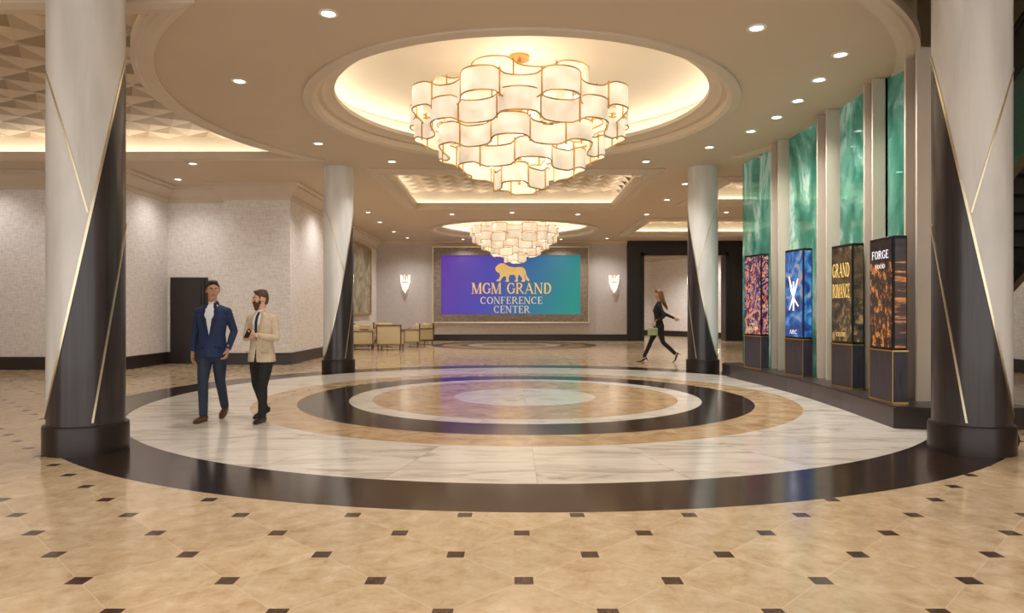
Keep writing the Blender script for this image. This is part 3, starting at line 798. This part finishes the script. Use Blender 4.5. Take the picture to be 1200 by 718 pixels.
def person(name, loc, yaw, sc, mats, arms, legs, hyaw, hpitch, female=False, beard=False, tie=False, open_y=1.12):
    e = empty(name, loc, radians(yaw), sc)
    b = MB()
    W = .86 if female else 1.0
    if not female:
        b.tube([((0, .004, .80), .196, .142), ((0, .004, .88), .190, .138), ((0, 0, .98), .170, .120), ((0, -.004, 1.08), .160, .110), ((0, -.004, 1.2), .176, .120), ((0, .0, 1.31), .192, .124), ((0, .008, 1.385), .170, .108), ((0, .016, 1.43), .118, .085), ((0, .02, 1.462), .078, .066)], TOP, n=32, cap0=False)
        b.tube([((-.160, .01, 1.366), .060, .070), ((-.09, .018, 1.402), .055, .075), ((.0, .02, 1.42), .05, .075), ((.09, .018, 1.402), .055, .075), ((.160, .01, 1.366), .060, .070)], TOP, ref=(0, 0, 1), n=16)
        for s_ in (-1, 1):
            b.tube([((s_*.05, -.045, 1.475), .016, .012), ((s_*.07, -.092, 1.38), .030, .010), ((s_*.056, -.118, 1.27), .028, .009), ((s_*.014, -.116, open_y), .010, .008)], LAP, n=10)
            b.tube([((s_*.062, -.02, 1.475), .010, .02), ((s_*.045, .05, 1.485), .010, .02)], LAP, n=8)
            b.box(s_*.115-.045, s_*.115+.045, -.126, -.09, .92, .94, LAP)
        b.tube([((0, 0, .82), .15, .11), ((0, 0, .92), .16, .115)], BOT, n=24)
    else:
        b.tube([((0, .01, .80), .168, .125), ((0, .01, .88), .172, .13), ((0, 0, .98), .145, .105), ((0, 0, 1.06), .124, .09), ((0, -.005, 1.16), .138, .102), ((0, -.01, 1.25), .150, .112), ((0, 0, 1.34), .148, .096), ((0, .01, 1.40), .115, .075), ((0, .015, 1.44), .06, .055)], TOP, n=28)
        for s_ in (-1, 1): b.sph((s_*.068, -.074, 1.25), (.058, .048, .056), 16, TOP)
        b.tube([((0, -.03, 1.42), .03, .02), ((0, -.075, 1.36), .018, .014), ((0, -.10, 1.31), .006, .008)], SK, n=12)
    b.tube([((0, .018, 1.40), .056*W, .058*W), ((0, .014, 1.50), .052*W, .056*W), ((0, .0, 1.56), .050*W, .054*W)], SK, n=16)
    if not female: b.tube([((0, .014, 1.455), .066, .066), ((0, .008, 1.494), .059, .062)], SHI, n=18, cap0=False, cap1=False)
    hm = MB()
    for s_, (S, El, Wr, hd, hn, hs, curl) in arms.items():
        S, El, Wr = Vector(S), Vector(El), Vector(Wr); m1 = S.lerp(El, .5); m2 = El.lerp(Wr, .4); d = (Wr-El).normalized()
        b.tube([(S, .058*W), (m1, .052*W), (El.lerp(S, .1), .047*W), (El, .046*W), (El.lerp(Wr, .1), .046*W), (m2, .043*W), (Wr-d*.01, .035*W)], TOP, n=18)
        if not female: b.tube([(Wr-d*.02, .031), (Wr+d*.008, .031)], SHI, n=14, cap0=False, cap1=False)
        b.tube([(Wr-d*.03, .025*W), (Wr+d*.012, .025*W)], SK, n=12)
        hand(hm, Wr+d*.012, hd, hn, hs, curl)
    for s_, (Hp, Kn, An, toe) in legs.items():
        Hp, Kn, An = Vector(Hp), Vector(Kn), Vector(An)
        m1 = Hp.lerp(Kn, .45); m2 = Kn.lerp(An, .35)+Vector((0, .008, 0)); toe = Vector(toe).normalized()
        k = .84 if female else 1
        hb = .11*W if female else .098
        b.tube([(Hp, .092*W, hb), (m1, .082*W, .088*W), (Kn, .062*k, .064*k), (m2, .058*k, .063*k), (An, .05*k, .054*k)], BOT, n=20)
        fl = Vector((toe.x, toe.y, 0)).normalized()
        up = toe.cross(Vector((-fl.y, fl.x, 0))); up = up if up.z > 0 else -up
        if female:
            heel = An-up*.055-toe*.03; ball = An-up*.105+toe*.13; tip = ball+toe*.075+up*.018
            b.tube([(An-up*.02, .030, .032), (An-up*.05, .030, .034)], SK, n=12)
            b.tube([(heel, .027, .027), (heel.lerp(ball, .5), .030, .024), (ball, .035, .018), (tip, .012, .009)], SHO, n=14)
            b.tube([(heel-up*.005, .014), (heel-toe*.02-up*.085, .007)], SHO, n=8)
        else:
            c = An-up*.052
            b.tube([(An, .04), (c, .042)], SHO, n=12)
            b.tube([(c-toe*.055, .034, .036), (c+toe*.02, .040, .038), (c+toe*.10-up*.004, .045, .030), (c+toe*.16-up*.010, .040, .023), (c+toe*.205-up*.018, .026, .013)], SHO, n=18)
            b.tube([(c-toe*.055-up*.034, .036, .009), (c+toe*.10-up*.034, .047, .008), (c+toe*.20-up*.032, .03, .007)], SHO, n=14)
    h = MB(); k = .95 if female else 1
    h.sph((0, .012, 1.655), (.074*k, .093*k, .092*k), 24, SK)
    h.tube([((0, -.012, 1.635), .066*k, .078*k), ((0, -.020, 1.595), .060*k, .068*k), ((0, -.034, 1.56), .046*k, .052*k), ((0, -.052, 1.543), .026*k, .030*k)], SK, n=20)
    h.tube([((0, -.084, 1.662), .008, .009), ((0, -.098, 1.635), .009, .011), ((0, -.106, 1.614), .012, .010)], SK, n=12)
    h.tube([((-.05, -.070, 1.668), .004, .004), ((-.03, -.083, 1.673), .005, .0045), ((-.016, -.087, 1.670), .005, .0045)], HR, ref=(0, 0, 1), n=8)
    h.tube([((.05, -.070, 1.668), .004, .004), ((.03, -.083, 1.673), .005, .0045), ((.016, -.087, 1.670), .005, .0045)], HR, ref=(0, 0, 1), n=8)
    h.tube([((-.024, -.086, 1.580), .004, .005), ((0, -.094, 1.581), .008, .007), ((.024, -.086, 1.580), .004, .005)], LIP, ref=(0, 0, 1), n=8)
    for s_ in (-1, 1):
        h.sph((s_*.030, -.0745, 1.652), (.0125, .009, .0065), 12, SHI); h.sph((s_*.030, -.082, 1.652), (.0065, .005, .0065), 8, EYE)
        h.sph((s_*.075*k, .010, 1.635), (.010, .02, .032), 12, SK)
        h.sph((s_*.043, -.040, 1.618), (.022, .030, .03), 12, SK)
    if not female:
        h.sph((0, .026, 1.684), (.078, .092, .078), 24, HR)
        h.tube([((0, .07, 1.68), .066, .045), ((0, .075, 1.62), .06, .036), ((0, .065, 1.575), .05, .025)], HR, n=18)
        h.tube([((-.042, -.040, 1.735), .018, .020), ((-.01, -.050, 1.744), .020, .020), ((.036, -.040, 1.736), .018, .020)], HR, ref=(0, 0, 1), n=12)
        h.tube([((0, -.035, 1.742), .05, .020), ((0, .02, 1.752), .06, .018), ((0, .08, 1.735), .05, .022)], HR, n=14)
        for s_ in (-1, 1): h.tube([((s_*.071, -.005, 1.69), .009, .018), ((s_*.072, -.008, 1.645), .007, .010)], HR, n=8)
    else:
        h.sph((0, .028, 1.685), (.080, .095, .085), 20, HR)
        h.tube([((0, .06, 1.70), .080, .055), ((0, .085, 1.6), .082, .05), ((0, .11, 1.5), .085, .045), ((0, .155, 1.40), .075, .040), ((0, .20, 1.32), .05, .028), ((0, .22, 1.27), .02, .012)], HR, n=20)
        for s_ in (-1, 1): h.tube([((s_*.03, -.055, 1.742), .016, .022), ((s_*.066, -.03, 1.70), .014, .028), ((s_*.078, .005, 1.63), .013, .032), ((s_*.078, .04, 1.54), .016, .032), ((s_*.065, .07, 1.45), .014, .025)], HR, n=10)
    if beard:
        h.tube([((0, -.022, 1.612), .066, .062), ((0, -.036, 1.58), .060, .062), ((0, -.050, 1.545), .046, .052), ((0, -.06, 1.515), .028, .034)], HR, n=20)
        h.tube([((-.034, -.080, 1.588), .006, .008), ((0, -.098, 1.597), .007, .008), ((.034, -.080, 1.588), .006, .008)], HR, ref=(0, 0, 1), n=8)
        h.tube([((-.018, -.098, 1.580), .005, .006), ((0, -.103, 1.580), .006, .006), ((.018, -.098, 1.580), .005, .006)], LIP, ref=(0, 0, 1), n=8)
    pv = Vector((0, .01, 1.53))
    TH_ = Matrix.Translation(pv) @ Matrix.Rotation(radians(hyaw), 4, 'Z') @ Matrix.Rotation(radians(hpitch), 4, 'X') @ Matrix.Translation(-pv)
    b.add(h.v, h.f, 0, TH_); b.m[-len(h.f):] = h.m
    vs, fs, ms, cs = remesh(b, .0048, 2)
    if not female:
        for i, c in enumerate(cs):
            if ms[i] in (TOP,) and c.y < -.03:
                if open_y < c.z < 1.50 and abs(c.x) < .080*(c.z-open_y)/(1.45-open_y)+.003:
                    ms[i] = TIE if (tie and abs(c.x) < .020) else SHI
                elif c.z < open_y-.06 and abs(c.x) < .004+.16*max(0, (open_y-.1-c.z))**1.3: ms[i] = BOT
    out = MB(); out.add(vs, fs, 0); out.m = ms
    vs, fs, ms, cs = remesh(hm, .0028, 1); out.add(vs, fs, SK)
    out.obj('body', mats, e, smooth=True, angle=180, recalc=False)
    return e

def cloth(name, c, var=.1): return simple(name, c, .8, var=var, nscale=18, bstr=.15)
skin1 = simple('skin_tan', srgb(200, 152, 122), .5, var=.05); skin2 = simple('skin_fair', srgb(220, 174, 148), .5, var=.05)
hair_d = simple('hair_dark', srgb(34, 26, 24), .55, var=.3, nscale=60); hair_b = simple('hair_brown', srgb(84, 54, 38), .55, var=.3, nscale=60); hair_l = simple('hair_golden_brown', srgb(134, 92, 56), .5, var=.3, nscale=60)
navy = cloth('navy_suit', srgb(32, 52, 90)); navy2 = cloth('navy_lapel', srgb(25, 42, 76)); slate = cloth('slate_trousers', srgb(46, 56, 76))
beige = cloth('beige_blazer', srgb(214, 198, 172)); beige2 = cloth('beige_lapel', srgb(198, 180, 152)); blk = cloth('black_cloth', srgb(30, 30, 34)); shirt = cloth('white_shirt', srgb(232, 234, 240), .03)
brown = simple('brown_leather', srgb(86, 52, 34), .35); blkl = simple('black_leather', srgb(22, 20, 20), .3); tiem = cloth('dark_tie', srgb(40, 44, 60)); eye = simple('iris', srgb(30, 20, 16), .2); lip = simple('lips', srgb(168, 96, 84), .5)

person('man_in_navy_suit', (-3.74, 8.6, 0), 3, .985, [skin1, hair_d, navy, slate, brown, shirt, tiem, eye, lip, navy2],
    {-1: ((-.178, .01, 1.370), (-.228, .05, 1.11), (-.235, -.02, .865), (0.02, -.12, -1), (1, -.1, 0), (0, -1, 0), .3),
     1: ((.178, .01, 1.370), (.245, .07, 1.12), (.225, -.09, .90), (-.08, -.35, -1), (-1, -.1, 0), (0, -1, 0), .45)},
    {-1: ((-.085, .0, .86), (-.075, -.12, .48), (-.06, -.14, .095), (-.12, -1, .0)),
     1: ((.085, .0, .86), (.08, .04, .48), (.065, .24, .15), (.1, -1, -.35))},
    26, 4, open_y=1.08)
m2 = person('man_in_beige_blazer', (-3.09, 8.5, 0), -16, .92, [skin2, hair_b, beige, blk, blkl, shirt, tiem, eye, lip, beige2],
    {-1: ((-.178, .01, 1.37), (-.235, -.01, 1.11), (-.075, -.215, 1.12), (.75, -.4, .25), (.2, .6, .4), (-.2, -.3, 1), .6),
     1: ((.178, .01, 1.37), (.24, -.01, 1.11), (.085, -.225, 1.16), (-.8, -.3, .2), (-.1, .6, .3), (.2, -.2, 1), .6)},
    {-1: ((-.085, .0, .86), (-.12, .06, .48), (-.15, .26, .15), (-.25, -1, -.35)),
     1: ((.085, .0, .86), (.085, -.10, .48), (.08, -.10, .095), (.15, -1, .0))},
    -46, 8, beard=True, tie=True, open_y=1.08)
mb = MB(); T = Matrix.Translation((0.0, -.285, 1.185)) @ Matrix.Rotation(radians(-35), 4, 'X'); mb.bbox(-.036, .036, -.005, .005, -.07, .07, .003, T=T); mb.obj('phone', [blkl], m2)
w = person('woman_walking', (3.90, 18.35, 0), -90, 1.1, [skin2, hair_l, blk, blk, blkl, shirt, tiem, eye, lip, blk],
    {-1: ((-.155, .0, 1.345), (-.20, .20, 1.17), (-.20, .42, 1.07), (0, .9, -.35), (1, 0, 0), (0, -.3, -1), .4),
     1: ((.155, .0, 1.345), (.21, .10, 1.12), (.20, -.10, .98), (0, -.55, -.8), (-1, 0, 0), (0, -1, .4), .9)},
    {-1: ((-.07, .0, .86), (-.07, -.17, .50), (-.05, -.33, .15), (0, -1, -.3)),
     1: ((.07, .0, .86), (.07, .10, .48), (.06, .38, .225), (0, -.55, -.83))},
    10, 2, female=True)
M['bagm'] = simple('handbag_leather', srgb(158, 176, 130), .4, var=.2)
mb = MB(); mb.bbox(.17, .235, -.30, -.06, .66, .84, .02); mb.tube([((.2, -.26, .83), .007), ((.2, -.24, .92), .007), ((.2, -.18, .945), .007), ((.2, -.12, .92), .007), ((.2, -.10, .83), .007)], 0, n=8)
mb.obj('handbag', ['bagm'], w)

# ------------------------------------------------------------------ world + camera
wd = bpy.data.worlds.new('World'); scene.world = wd; wd.use_nodes = True
bg = wd.node_tree.nodes['Background']; bg.inputs[0].default_value = (1, .965, .92, 1); bg.inputs[1].default_value = 1.9

cam = bpy.data.cameras.new('camera'); cam.lens = 807/1200*36; cam.sensor_width = 36; cam.shift_y = 6/1200
co = bpy.data.objects.new('camera', cam); col.objects.link(co); co.location = (0, 0, 1.35); co.rotation_euler = (radians(90), 0, 0)
cam.clip_end = 200; cam.clip_start = .05
scene.camera = co
